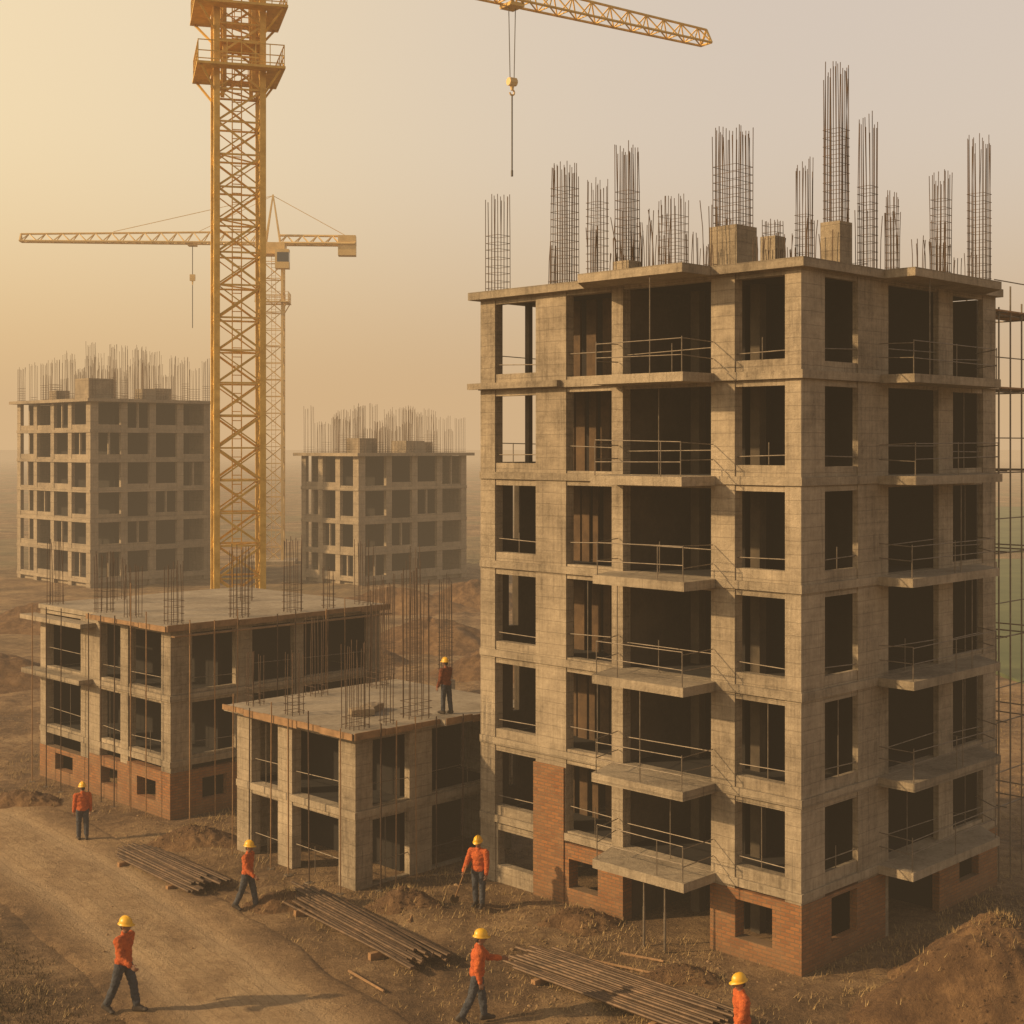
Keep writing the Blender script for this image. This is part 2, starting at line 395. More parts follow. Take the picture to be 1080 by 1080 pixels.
for i in range(6):
    m=MB(); y=6.25
    while y<8.1:
        w=random.uniform(.18,.36); d=random.uniform(0,.12); m.box(1.45+d,1.52+d,y,y+w,LV[i]+.001,LV[i+1]-.25); y+=w+random.uniform(.08,.3)
    m.build('formwork_panel',PLY,main)
    if i<4:
        gap=(.80,1.15) if i in (0,2) else (.95,1.22)
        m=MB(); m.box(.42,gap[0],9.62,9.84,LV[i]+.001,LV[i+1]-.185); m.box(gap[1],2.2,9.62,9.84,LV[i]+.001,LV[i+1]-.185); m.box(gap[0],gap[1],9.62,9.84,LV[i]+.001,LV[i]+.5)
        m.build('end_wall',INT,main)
    else:
        m=MB(); m.box(.29,2.2,9.62,9.84,LV[i]+.001,LV[i]+.25); m.build('sill_wall',CON,main)
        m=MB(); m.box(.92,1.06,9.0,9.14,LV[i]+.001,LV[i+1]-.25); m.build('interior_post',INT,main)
        m=MB(); m.tube((.3,9.72,LV[i]+.75),(2.2,9.72,LV[i]+.72),.0125); m.build('window_railing',GALV,main)
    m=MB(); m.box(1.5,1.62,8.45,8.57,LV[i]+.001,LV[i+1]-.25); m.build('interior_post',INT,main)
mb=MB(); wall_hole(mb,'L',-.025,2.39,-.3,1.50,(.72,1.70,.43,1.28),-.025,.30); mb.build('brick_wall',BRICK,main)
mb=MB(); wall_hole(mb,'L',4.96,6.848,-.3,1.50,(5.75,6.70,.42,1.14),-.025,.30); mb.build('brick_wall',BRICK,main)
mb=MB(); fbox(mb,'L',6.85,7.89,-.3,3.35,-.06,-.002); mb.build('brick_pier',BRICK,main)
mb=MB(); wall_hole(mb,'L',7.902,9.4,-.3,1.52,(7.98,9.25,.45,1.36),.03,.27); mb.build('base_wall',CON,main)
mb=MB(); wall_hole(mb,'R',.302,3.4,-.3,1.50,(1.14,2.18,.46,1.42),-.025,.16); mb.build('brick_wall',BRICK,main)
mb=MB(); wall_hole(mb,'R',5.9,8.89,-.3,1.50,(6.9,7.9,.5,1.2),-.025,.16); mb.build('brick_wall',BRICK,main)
def mainroof(px,Y): return loc45(CM,Xat(px,Y),Y)
CAG=[(519,203,26,37.0,16,None,None),(593,173,30,35.4,24,None,None),(630,190,24,39,14,None,None),(661,152,26,34.0,20,None,276),
(710,205,32,38,16,None,None),(773,135,42,32.7,28,None,240),(815,232,22,36,12,None,250),(848,168,20,36,14,None,None),
(882,68,28,31.9,22,'tallest rebar cage, on a concrete stub above the corner',235),(915,122,22,33,15,None,None),(941,200,15,36,10,None,None),
(994,182,22,35.0,16,None,None),(1035,143,26,36.4,18,None,None)]
for px,yt,w,Y,n,lab,stub in CAG:
    lx,ly=mainroof(px,Y); lx=min(max(lx,.25),8.5); ly=min(max(ly,.25),9.6)
    ww=w/F*Y/1.414; z0=15.3; zt=Zat(yt,Y)
    if stub:
        z0=Zat(stub,Y); m=MB(); m.box(lx-ww*.6,lx+ww*.6,ly-ww*.6,ly+ww*.6,15.2,z0); m.build('column_stub',CON,main)
    cage(main,lx,ly,z0,zt-z0,ww,n,lab,hz=random.uniform(.55,.85))
for k in range(32):
    if k%2: lx,ly=random.uniform(.1,.4),random.uniform(.4,9.5)
    else: lx,ly=random.uniform(.8,8.6),random.uniform(.1,.4)
    if k%3==0: lx,ly=random.uniform(1,6),random.uniform(1,6)
    cage(main,lx,ly,15.3,random.uniform(.5,1.6),random.uniform(.15,.4),random.randint(4,8),None,hoops=False,tilt=.03)

# ------------------------------------------------------------------ LOW BUILDING A
A=empty('concrete_building',(CA.x,CA.y,0),R(45),'wide low two storey concrete frame with brick base, in front of the crane','building')
LA=[1.75,3.73,5.87]
m=MB(); m.box(0,.75,0,.53,-.4,5.70); m.build('column',CON,A)
columns(A,'L',[(2.49,2.95),(4.26,5.5),(7.9,8.3)],-.4,5.70,CON,.28)
columns(A,'R',[(2.33,2.95),(4.57,4.95),(7.65,8.15)],-.4,5.70,CON,.2)
bays(A,'L',[(.53,2.49,.10,.10),(2.95,4.26,.10,.10),(5.5,7.9,.08,.10)],LA,CON)
bays(A,'R',[(.75,2.33,.10,.10),(2.95,4.57,.08,.10),(4.95,7.65,.05,.10)],LA,CON,dp=.18)
for i,z in enumerate(LA):
    if i==2:
        m=MB(); m.prism([(-.30,-.25),(8.4,-.25),(8.4,8.5),(.02,8.5),(.02,4.5),(-.30,4.5)],z-.15,z); m.build('floor_slab',ROOF,A)
        m=MB(); m.box(.3,7.85,.3,8.1,z-.19,z-.152); m.build('ceiling_shade_sheet',DARK,A)  # dark sheet painting the shade below the roof slab
    else: slab(A,-.05,8.12,-.05,8.28,z-.18,z,CONS)
m=MB(); m.prism([(-.053,4.6),(-.053,8.6),(-.55,8.6),(-.55,4.6)][::-1],3.73-.16,3.728); m.build('ledge',CONS,A)
m=MB(); m.prism([(.017,4.503),(.017,8.7),(-.55,8.7),(-.55,4.503)][::-1],5.55-.15,5.55); m.build('ledge',CONS,A)
def edgeboards(root,axis_,c,s0,s1,z0,z1):
    s=s0
    while s<s1-.1:
        w=random.uniform(.9,1.8); o=random.uniform(0,.03); e=min(s+w-.015,s1)
        m=MB()
        if axis_=='x': m.box(c-.035-o,c-.003-o,s,e,z0+random.uniform(-.04,.03),z1+random.uniform(-.01,.04))
        else: m.box(s,e,c-.035-o,c-.003-o,z0+random.uniform(-.04,.03),z1+random.uniform(-.01,.04))
        m.build('formwork_edge',EDGE,root); s+=w
edgeboards(A,'x',-.30,-.25,4.5,5.74,5.88); edgeboards(A,'y',-.25,-.30,8.4,5.74,5.88)
m=MB(); m.box(-.16,8.3,-.50,-.295,5.56,5.60); m.build('edge_plank',EDGE,A)
for b in ((2.0,2.15,.5,8.1),(2.2,8.0,2.4,2.55),(7.9,8.1,.4,8.2),(.4,7.8,8.12,8.25)):
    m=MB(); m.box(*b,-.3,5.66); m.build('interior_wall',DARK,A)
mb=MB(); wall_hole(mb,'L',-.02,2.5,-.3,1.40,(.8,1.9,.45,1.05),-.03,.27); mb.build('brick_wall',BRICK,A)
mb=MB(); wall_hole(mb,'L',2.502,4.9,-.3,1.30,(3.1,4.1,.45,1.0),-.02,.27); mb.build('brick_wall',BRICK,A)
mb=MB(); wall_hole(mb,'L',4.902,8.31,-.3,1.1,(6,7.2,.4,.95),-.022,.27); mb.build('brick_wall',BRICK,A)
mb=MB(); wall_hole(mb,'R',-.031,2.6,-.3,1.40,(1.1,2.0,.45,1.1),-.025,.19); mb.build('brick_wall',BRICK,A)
mb=MB(); wall_hole(mb,'R',2.602,8.15,-.3,1.54,(3.2,4.4,.3,1.2),.02,.19); mb.build('base_wall',CON,A)
for (lx,ly,h,w,n) in ((.3,.3,1.9,.45,9),(2.7,.35,2.3,.5,10),(4.8,.4,2.5,.5,10),(7.8,.4,2.2,.45,8),(.3,2.7,1.7,.4,8),(.35,4.6,2.0,.5,10),(.35,7.9,2.3,.45,9),(5.6,4.2,1.6,.4,6),(2.6,7.6,1.5,.4,6),(6.2,.3,1.4,.35,6)):
    cage(A,lx,ly,5.87,h,w,n,None,hoops=random.random()<.5,hz=.4,tilt=.012,r=.011)

# ------------------------------------------------------------------ LOW BUILDING B
B=empty('concrete_building',(CB.x,CB.y,0),R(45),'small two storey open concrete frame beside the tall block, worker on its flat roof','building')
LB=[0,2.0,4.05]
m=MB(); m.box(0,.56,0,.69,-.4,3.88); m.build('column',CON,B)
columns(B,'L',[(2.69,3.33),(4.57,5.26)],-.4,3.88,CON,.3)
columns(B,'R',[(1.81,2.6),(5.1,5.6)],-.4,3.88,CON,.2)
bays(B,'L',[(.69,2.69,0,.12),(3.33,4.57,0,.12)],LB,CON)
bays(B,'R',[(.56,1.81,.05,.12),(2.6,5.1,.05,.12)],LB,CON,dp=.18)
for i,z in enumerate(LB[1:]):
    if i==1:
        m=MB(); m.prism([(-.28,-.28),(2.6,-.28),(2.6,-.55),(6.0,-.55),(6.0,5.5),(-.28,5.5)],z-.15,z); m.build('floor_slab',ROOF,B)
        m=MB(); m.box(.31,5.4,.31,5.0,z-.19,z-.152); m.build('ceiling_shade_sheet',DARK,B)  # roof underside shade painted by a dark sheet
    else: slab(B,-.05,5.58,-.05,5.24,z-.18,z,CONS)
edgeboards(B,'x',-.28,-.28,5.5,3.92,4.06); edgeboards(B,'y',-.28,-.28,2.58,3.92,4.06); edgeboards(B,'y',-.55,2.6,6.0,3.92,4.07)
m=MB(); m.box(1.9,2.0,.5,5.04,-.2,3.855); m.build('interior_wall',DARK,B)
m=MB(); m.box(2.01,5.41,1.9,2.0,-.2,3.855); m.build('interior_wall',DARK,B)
m=MB(); m.box(.3,5.5,5.05,5.2,-.2,3.88); m.build('rear_wall',CON,B)
m=MB(); m.box(5.42,5.59,.21,5.04,-.2,3.88); m.build('rear_wall',CON,B)
for (lx,ly,h,w,n) in ((.28,.35,2.2,.5,12),(.3,3.0,1.7,.4,7),(.35,4.9,1.5,.4,7),(2.3,.3,3.9,.6,10),(5.2,.2,1.2,.4,5),(4.7,4.8,3.2,.5,9),(2.5,4.9,2.4,.45,8),(1.2,.2,1.3,.3,5)):
    cage(B,lx,ly,4.05,h,w,n,None,hoops=random.random()<.5,hz=.35,tilt=.010,r=.011)

# ------------------------------------------------------------------ rebar columns standing on footings behind the low buildings
for i,(px,Y,h,lab) in enumerate(((408,57,5.2,'left bare rebar column standing on a footing behind the small frame'),(436,60,6.2,'middle bare rebar column, tallest of three behind the small frame'),(470,63,4.6,'right bare rebar column behind the small frame, beside the tall block'))):
    x=Xat(px,Y); o=empty('rebar_column',(x,Y,gz(x,Y)),R(40),lab,'rebar column','rebar columns on footings behind the low buildings')
    m=MB(); m.box(-.5,.5,-.5,.5,-.3,.35); m.box(-.3,.3,-.3,.3,.35,.9); m.build('footing',CON,o)
    cage(o,0,0,.9,h,.5,10,None,r=.013,hz=.5)

# ------------------------------------------------------------------ FAR BUILDINGS
def farblock(c,lx,ly,levels,label,nbx,nby):
    b=empty('concrete_building',(c[0],c[1],0),R(45),label,'building')
    top=levels[-1]
    m=MB(); m.box(0,.7,0,.7,-.4,top-.2); m.build('column',CONF,b)
    def split(total,n,c0=.7,cw=.6):
        w=(total-c0-cw*n)/n; cols=[];bs=[];s=c0
        for k in range(n):
            bs.append((s,s+w)); cols.append((s+w,s+w+cw)); s+=w+cw
        return cols,bs
    cl,bl=split(ly,nby); cr,br=split(lx,nbx)
    columns(b,'L',cl,-.4,top-.2,CONF,.3); columns(b,'R',cr,-.4,top-.2,CONF,.3)
    for face,bs in (('L',bl),('R',br)):
        for i in range(len(levels)-1):
            for k,(a,e) in enumerate(bs):
                sl=.4 if (k+i)%3 else .15
                m=MB(); fbox(m,face,a,e,levels[i]+.002,levels[i]+sl,.04,.25); m.build('sill_wall',CONF,b)
                if (i*3+k*5)%4<1:
                    m=MB(); s=(a+e)/2; fbox(m,face,s-.07,s+.07,levels[i]+sl,levels[i+1]-.2,.08,.25); m.build('mullion',CONF,b)
    for i,z in enumerate(levels):
        if i<len(levels)-1: slab(b,-.07,lx-.01,-.07,ly-.01,z-.25,z,CONF,.5)
        else:
            m=MB(); m.box(-.5,lx+.5,-.5,ly+.5,z-.25,z); m.build('floor_slab',CONF,b)
    m=MB(); m.box(.31,lx-.02,.31,ly-.02,-.3,levels[0]-.26); m.build('base_wall',CONF,b)
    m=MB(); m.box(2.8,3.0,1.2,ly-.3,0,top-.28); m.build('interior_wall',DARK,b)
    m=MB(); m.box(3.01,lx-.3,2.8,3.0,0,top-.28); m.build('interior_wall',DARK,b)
    m=MB(); m.box(lx-.25,lx-.05,.6,ly-.1,0,top-.28); m.build('rear_wall',CONF,b)
    m=MB(); m.box(1.0,lx-.3,ly-.25,ly-.05,0,top-.28); m.build('rear_wall',CONF,b)
    return b
random.seed(11)
def farcages(b,lx,ly,top,n,m_,hmax):
    for i in range(n):
        for k in range(m_):
            x=.3+(lx-.6)*i/(n-1)+random.uniform(-.3,.3); y=.3+(ly-.6)*k/(m_-1)+random.uniform(-.3,.3)
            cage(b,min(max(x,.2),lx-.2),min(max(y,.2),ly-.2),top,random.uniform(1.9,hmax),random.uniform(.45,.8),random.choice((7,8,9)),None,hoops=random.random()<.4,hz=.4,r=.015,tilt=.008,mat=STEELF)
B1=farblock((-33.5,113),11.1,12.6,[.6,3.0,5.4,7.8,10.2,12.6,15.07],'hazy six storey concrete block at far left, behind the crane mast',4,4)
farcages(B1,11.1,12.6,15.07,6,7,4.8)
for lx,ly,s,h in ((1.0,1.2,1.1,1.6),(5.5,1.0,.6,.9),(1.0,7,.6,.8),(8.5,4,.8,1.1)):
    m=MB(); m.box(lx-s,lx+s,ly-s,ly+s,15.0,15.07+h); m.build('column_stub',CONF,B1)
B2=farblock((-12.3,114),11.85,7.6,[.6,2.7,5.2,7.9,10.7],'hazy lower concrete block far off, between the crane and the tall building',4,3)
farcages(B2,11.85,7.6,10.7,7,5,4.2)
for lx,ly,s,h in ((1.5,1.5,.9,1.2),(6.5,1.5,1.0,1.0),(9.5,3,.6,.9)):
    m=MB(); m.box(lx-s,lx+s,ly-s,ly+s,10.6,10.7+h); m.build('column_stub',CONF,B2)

# ------------------------------------------------------------------ CRANES
def mast(root,a,z0,z1,bay,mat,rl,rbr,dense=False):
    lg=MB(); br=MB(); h=a/2
    P=[(-h,-h),(h,-h),(h,h),(-h,h)]
    for x,y in P: lg.box(x-rl,x+rl,y-rl,y+rl,z0,z1)
    o=lg.build('mast',mat,root)
    n=int((z1-z0)/bay)
    for i in range(n):
        za=z0+i*bay; zb=za+bay
        for s in range(4):
            p,q=P[s],P[(s+1)%4]
            br.tube((*p,zb),(*q,zb),rbr*.8,4)
            if (i+s)%2: p,q=q,p
            br.tube((*p,za),(*q,zb),rbr,4)
            if dense:
                md=((p[0]+q[0])/2,(p[1]+q[1])/2); zm=(za+zb)/2
                br.tube((*md,zm),(*q,za),rbr*.65,4); br.tube((*md,zm),(*p,zb),rbr*.55,4)
        if i%2==0: br.tube((*P[0],zb),(*P[2],zb),rbr*.7,4)
    br.build('lattice_bracing',mat,o)
    ld=MB(); 
    for x in (-.2,.2): ld.tube((x,h*.6,z0),(x,h*.6,z1),rbr*.5,4)
    z=z0
    while z<z1: ld.tube((-.2,h*.6,z),(.2,h*.6,z),rbr*.4,4); z+=.4
    ld.build('ladder',mat,o)
    return o
def boom(root,name,length,w,hgt,z,mat,rc,rb_,bay,sgn=1,taper=.65):
    ch=MB(); br=MB()
    n=int(length/bay)
    def sec(i):
        t=i/n; k=1-(1-taper)*t; x=sgn*(t*length+.6); return Vector((x,-w*k/2,z)),Vector((x,w*k/2,z)),Vector((x,0,z+hgt*k))
    for i in range(n):
        A0,B0,T0=sec(i); A1,B1_,T1=sec(i+1)
        for p,q in ((A0,A1),(B0,B1_),(T0,T1)): ch.tube(p,q,rc,5)
        mid=(T0+T1)/2
        for p in (A0,B0): br.tube(p,mid,rb_,4)
        for p in (A1,B1_): br.tube(p,mid,rb_,4)
        br.tube(A1,B1_,rb_,4); br.tube(A0,B1_,rb_,4)
    e=sec(n)
    for p,q in ((e[0],e[1]),(e[1],e[2]),(e[2],e[0])): ch.tube(p,q,rc,5)
    o=ch.build(name,mat,root); br.build('lattice_bracing',mat,o); return o
def platform(root,hw,z,mat,inner):
    m=MB()
    m.box(-hw,hw,-hw,-inner,z-.10,z); m.box(-hw,hw,inner,hw,z-.10,z); m.box(-hw,-inner,-inner,inner,z-.10,z); m.box(inner,hw,-inner,inner,z-.10,z)
    o=m.build('platform',mat,root)
    r=MB(); P=[(-hw+.05,-hw+.05),(hw-.05,-hw+.05),(hw-.05,hw-.05),(-hw+.05,hw-.05)]
    for i in range(4):
        p,q=Vector((*P[i],z)),Vector((*P[(i+1)%4],z))
        for hh in (.12,.45,.9): r.tube(p+Vector((0,0,hh)),q+Vector((0,0,hh)),.026,4)
        for k in range(6):
            c=p.lerp(q,k/6); r.tube(c,c+Vector((0,0,.92)),.024,4)
    r.build('platform_railing',mat,o)
    for sx_ in (-1,1):
        for sy in (-1,1):
            b=MB(); b.tube((sx_*hw*.9,sy*hw*.9,z-.1),(sx_*inner*.92,sy*inner*.92,z-1.0),.06,4); b.build('platform_bracket',mat,root)
YM=62.0; XM=Xat(251,YM)
tip=Vector((10.6,77.6)); dv=tip-Vector((XM,YM)); ang=math.atan2(dv.y,dv.x); JL=dv.length
RU=R(19)
crane=empty('tower_crane',(XM,YM,0),ang-RU,'tall yellow lattice tower crane rising behind the wide low building, its jib across the top','crane')
mast(crane,1.95,0,32.3,1.4,YEL,.125,.066,True)
m=MB(); m.box(-2.4,2.4,-2.4,2.4,-.4,.5); m.build('crane_footing',CON,crane)
platform(crane,1.85,27.5,YEL,1.16); platform(crane,1.95,30.1,YEL,1.16)
m=MB()
for (x,y) in ((-.62,-.62),(.62,-.62),(.62,.62),(-.62,.62)): m.box(x-.08,x+.08,y-.08,y+.08,26.6,32.2)
m.box(-.95,.95,-.95,.95,28.6,28.75)
m.build('climbing_frame',YEL,crane)
m=MB(); m.tube((0,0,32.31),(0,0,33.15),1.25,16,1.25); m.build('slewing_ring',YEL,crane)
def up(o): o.rotation_euler=(0,0,RU); return o
up(boom(crane,'jib',JL-.6,1.3,1.2,33.2,YEL,.07,.04,1.2)); up(boom(crane,'counter_jib',8.5,1.4,.9,33.2,YEL,.08,.04,1.3,-1,1))
m=MB(); m.box(-9.0,-7.4,-.7,.7,31.6,33.9); up(m.build('counterweight',CONS,crane))
m=MB()
for x,y in ((-.6,-.6),(.6,-.6),(.6,.6),(-.6,.6)): m.tube((x,y,33),(0,0,39),.08,4)
m.tube((0,0,39),(JL*.6,0,34.4),.035,4); m.tube((0,0,39),(-8,0,34),.035,4); up(m.build('tower_head',YEL,crane))
m=MB(); m.box(1.3,2.6,-2.5,-1.3,33.3,35.4); o=up(m.build('operator_cab',YEL,crane))
m=MB(); m.box(1.6,2.604,-2.504,-1.4,34.0,35.1); m.build('cab_window',GLASS,o)
tx=JL*.53
m=MB(); m.box(tx-.4,tx+.4,-.5,.5,32.92,33.1)
for a in (-.3,.3):
    for b in (-.45,.45): m.tube((tx+a,b-.05,33.12),(tx+a,b+.05,33.12),.08,8)
up(m.build('trolley',YEL,crane))
hr=MB()
for a in (-.2,.2): hr.tube((tx+a,0,32.95),(tx+a*.6,0,29.4),.022,4)
up(hr.build('hoist_rope',CABLE,crane))
hk=MB(); hk.box(tx-.2,tx+.2,-.15,.15,29.1,29.45); hk.tube((tx-.22,0,29.27),(tx+.22,0,29.27),.2,10); hk.tube((tx,0,29.1),(tx,0,28.85),.12,8,.07)
for i in range(7):
    t0,t1=R(90-i*38),R(90-(i+1)*38); hk.tube((tx+.14*math.cos(t0),0,28.75+.14*math.sin(t0)),(tx+.14*math.cos(t1),0,28.75+.14*math.sin(t1)),.045,6)
up(hk.build('hook_block',YELD,crane))
sl=MB(); sl.tube((tx,0,28.65),(tx,0,24.8),.04,5); sl.tube((tx,0,24.9),(tx,0,24.6),.06,5); up(sl.build('sling_chain',CABLE,crane))
Y2=136.; X2=Xat(288,Y2)
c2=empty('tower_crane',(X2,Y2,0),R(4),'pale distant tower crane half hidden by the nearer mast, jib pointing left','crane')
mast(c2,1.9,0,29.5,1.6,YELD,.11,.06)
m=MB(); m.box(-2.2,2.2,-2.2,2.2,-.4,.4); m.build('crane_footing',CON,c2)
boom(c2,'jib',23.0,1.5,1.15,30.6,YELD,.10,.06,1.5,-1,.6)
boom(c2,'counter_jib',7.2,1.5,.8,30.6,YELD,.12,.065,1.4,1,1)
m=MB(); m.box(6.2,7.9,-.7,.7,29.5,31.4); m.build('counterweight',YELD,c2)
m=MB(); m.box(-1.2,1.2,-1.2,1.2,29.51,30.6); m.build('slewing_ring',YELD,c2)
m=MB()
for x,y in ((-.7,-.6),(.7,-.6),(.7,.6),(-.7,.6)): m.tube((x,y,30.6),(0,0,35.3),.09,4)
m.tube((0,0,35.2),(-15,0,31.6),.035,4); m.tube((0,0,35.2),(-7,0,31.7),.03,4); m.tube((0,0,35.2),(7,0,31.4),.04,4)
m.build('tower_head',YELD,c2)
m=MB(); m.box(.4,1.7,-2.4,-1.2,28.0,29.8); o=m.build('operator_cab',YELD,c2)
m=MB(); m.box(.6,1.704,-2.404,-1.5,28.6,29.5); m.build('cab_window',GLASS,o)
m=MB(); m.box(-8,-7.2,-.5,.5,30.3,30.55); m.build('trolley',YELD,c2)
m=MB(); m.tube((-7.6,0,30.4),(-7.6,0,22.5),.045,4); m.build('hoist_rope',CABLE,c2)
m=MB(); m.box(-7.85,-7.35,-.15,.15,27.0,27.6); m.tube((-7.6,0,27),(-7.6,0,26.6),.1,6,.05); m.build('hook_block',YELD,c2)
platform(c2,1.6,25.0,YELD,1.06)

# ------------------------------------------------------------------ SCAFFOLD at the right
sp=w45(CM,10,1)
sc=empty('scaffold',(sp.x,sp.y,0),R(45),'steel tube scaffold with plank decks against the right end of the tall block','scaffold')
for x in (-.75,-.1,.55,1.2,1.9):
    for y in (-.9,1.0,3.0):
        m=MB(); m.tube((x,y,-.1),(x,y,random.uniform(14.2,15.9)),.022,6); m.build('standard',GALV,sc)
for i,z in enumerate((1.9,4.1,6.3,8.5,10.6,12.7,14.7)):
    m=MB()
    for y in (-.9,1.0,3.0): m.tube((-.9,y+.05,z),(2.2,y+.05,z),.020,5); m.tube((-.9,y+.05,z+.9),(2.2,y+.05,z+.9),.016,5)
    for x in (-.75,.55,1.9): m.tube((x+.05,-1.1,z+.05),(x+.05,3.2,z+.05),.020,5)
    m.build('ledger',GALV,sc)
    if i in (5,6):
        m=MB()
        for k in range(5): m.box(-.95+random.uniform(-.1,.1),2.3,-.95+k*.26,-.95+k*.26+.23,z+.09,z+.13)
        m.build('deck_boards',WOOD,sc)

# ------------------------------------------------------------------ PROPS and slim poles
def prop(x,y,z0,z1,label,group,r=.03):
    o=empty('steel_prop',(x,y,z0),0,label,'prop',group)
    h=z1-z0
    m=MB(); m.tube((0,0,0),(0,0,h*.6),r,7); m.build('outer_tube',GALV,o)
    m=MB(); m.tube((0,0,h*.6),(0,0,h),r*.75,7); m.build('inner_tube',GALV,o)
    m=MB(); m.box(-.07,.07,-.07,.07,-.03,.012); m.box(-.07,.07,-.07,.07,h-.012,h); m.build('end_plate',GALV,o)
for lx,ly,wd in ((-1.0,2.9,'right'),(-1.0,3.5,'left')):
    w=w45(CM,lx,ly); prop(w.x,w.y,0,1.54,wd+' steel prop holding up the lowest front balcony of the tall block','props under the balcony')
def poles(c,pts,h,bname,r=.02):
    P=[w45(c,lx,ly) for lx,ly in pts]; P.sort(key=lambda p:p.x/p.y)
    for i,p in enumerate(P):
        o=empty('scaffold_pole',(p.x,p.y,0),random.uniform(0,3),ORD[i]+' slim pole from the left along the '+bname,'pole','slim poles along the '+bname)
        hh=h+random.choice((.08,.12,.2,.4,1.2))
        m=MB(); m.tube((0,0,-.05),(random.uniform(-.03,.03),random.uniform(-.03,.03),hh),r*random.uniform(.75,1.1),6); m.build('pole',random.choice((STEEL,EDGE,STEEL,WOOD)),o)
        m=MB(); m.box(-.09,.09,-.09,.09,-.04,.015); m.build('base_plate',GALV,o)
poles(CB,[(-.4,4.9),(-.4,4.1),(-.4,3.1),(-.4,2.3),(-.4,1.4),(-.4,.1),(.5,-.4),(1.0,-.4),(1.7,-.4),(2.4,-.4),(3.1,-.66),(3.8,-.66)],4.05,'small open frame')
poles(CA,[(-.42,4.2),(-.42,3.4),(-.42,2.6),(-.42,1.6),(-.42,.7),(-.65,5.6),(-.65,6.6),(-.65,7.6),(.3,-.58),(1.2,-.58),(2.0,-.58),(3.5,-.58),(4.2,-.58),(5.4,-.58),(6.2,-.58),(7.3,-.58)],5.87,'wide low building')

# ------------------------------------------------------------------ BAR STACKS
def stack(p0,p1,rows,label,group,r=.038):
    d=(p1-p0); ln=d.length; ang=math.atan2(d.y,d.x); c=(p0+p1)/2; nrm=Vector((-d.y,d.x)).normalized()
    base=max(gz(c.x+d.x*t+nrm.x*s,c.y+d.y*t+nrm.y*s) for t in (-.5,-.25,0,.25,.5) for s in (-.8,0,.8))+.01
    for k,t in enumerate((-.32,.3)):
        m=MB(); w=rows[0]*r*1.08
        m.box(-.06,.06,-w-.1,w+.1,-.25,.09); o=m.build('timber_bearer',WOOD); o.location=(c.x+d.x*t,c.y+d.y*t,base); o.rotation_euler=(0,0,ang)
        tag(o,('rear' if k==0 else 'front')+' timber bearer under the '+label,'timber')
    me=None; m=MB(); m.tube((-ln/2,0,0),(ln/2,0,0),r,8)
    for li,n in enumerate(rows):
        for i in range(n):
            if me is None:
                o=m.build('steel_bar',PIPE); me=o.data
            else:
                o=bpy.data.objects.new('steel_bar',me); COL.objects.link(o)
            off=(i-(n-1)/2)*r*2.15+random.uniform(-.014,.014)
            sh=random.gauss(0,.2); k=random.uniform(.9,1.06)
            o.location=(c.x+nrm.x*off+d.normalized().x*sh,c.y+nrm.y*off+d.normalized().y*sh,base+.09+r+li*r*1.8)
            o.rotation_euler=(0,0,ang+random.gauss(0,.016)); o.scale=(k,1,1)
            tag(o,'long dark steel bar lying in the '+label,'steel bar',group)
stack(G(138,902).xy,G(222,941).xy,[16,9,4],'left stack beside the dirt road','bars of the left stack')
stack(G(318,950).xy,G(448,1022).xy,[15,9,4],'middle stack below the small open frame','bars of the middle stack')
stack(G(560,1018).xy,G(760,1090).xy,[19,11,5],'right stack in front of the brick base','bars of the right stack')
def loose(a,b,lab,r=.032):
    m=MB(); A_=Vector((a.x,a.y,gz(a.x,a.y)+.04)); B_=Vector((b.x,b.y,gz(b.x,b.y)+.05)); d=(B_-A_); ln=d.length
    m.tube((-ln/2,0,0),(ln/2,0,0),r,7,r*.8)
    o=m.build('timber_pole',EDGE); o.location=(A_+B_)/2; o.rotation_mode='QUATERNION'; o.rotation_quaternion=d.to_track_quat('X','Z')
    tag(o,lab,'timber')
loose(G(368,1026),G(405,1048),'single loose timber pole lying between the middle and right stacks')
loose(G(620,1012),G(690,1032),'loose timber pole lying just behind the right bar stack')
loose(G(655,1006),G(700,1018),'short loose timber piece lying near the brick base')
loose(G(432,975),G(445,945),'short timber offcut beside the standing worker with the shovel')

# ------------------------------------------------------------------ MOUNDS
def rock(mb,x,y,z,s):
    a=random.uniform(0,6.28); ca,sa=math.cos(a)*s,math.sin(a)*s; sz=s*random.uniform(.5,.9)
    mb.add([(x+p[0]*ca*random.uniform(.7,1.2)-p[1]*sa,y+p[0]*sa+p[1]*ca*random.uniform(.7,1.2),z+p[2]*sz) for p in ICO],ICF)
ICO=[(0,0,1),(.9,0,.45),(.28,.85,.45),(-.72,.53,.45),(-.72,-.53,.45),(.28,-.85,.45),(.72,.53,-.3),(-.28,.85,-.3),(-.9,0,-.3),(-.28,-.85,-.3),(.72,-.53,-.3)]
ICF=[(0,1,2),(0,2,3),(0,3,4),(0,4,5),(0,5,1),(1,6,2),(2,6,7),(2,7,3),(3,7,8),(3,8,4),(4,8,9),(4,9,5),(5,9,10),(5,10,1),(1,10,6),(6,10,9,8,7)]
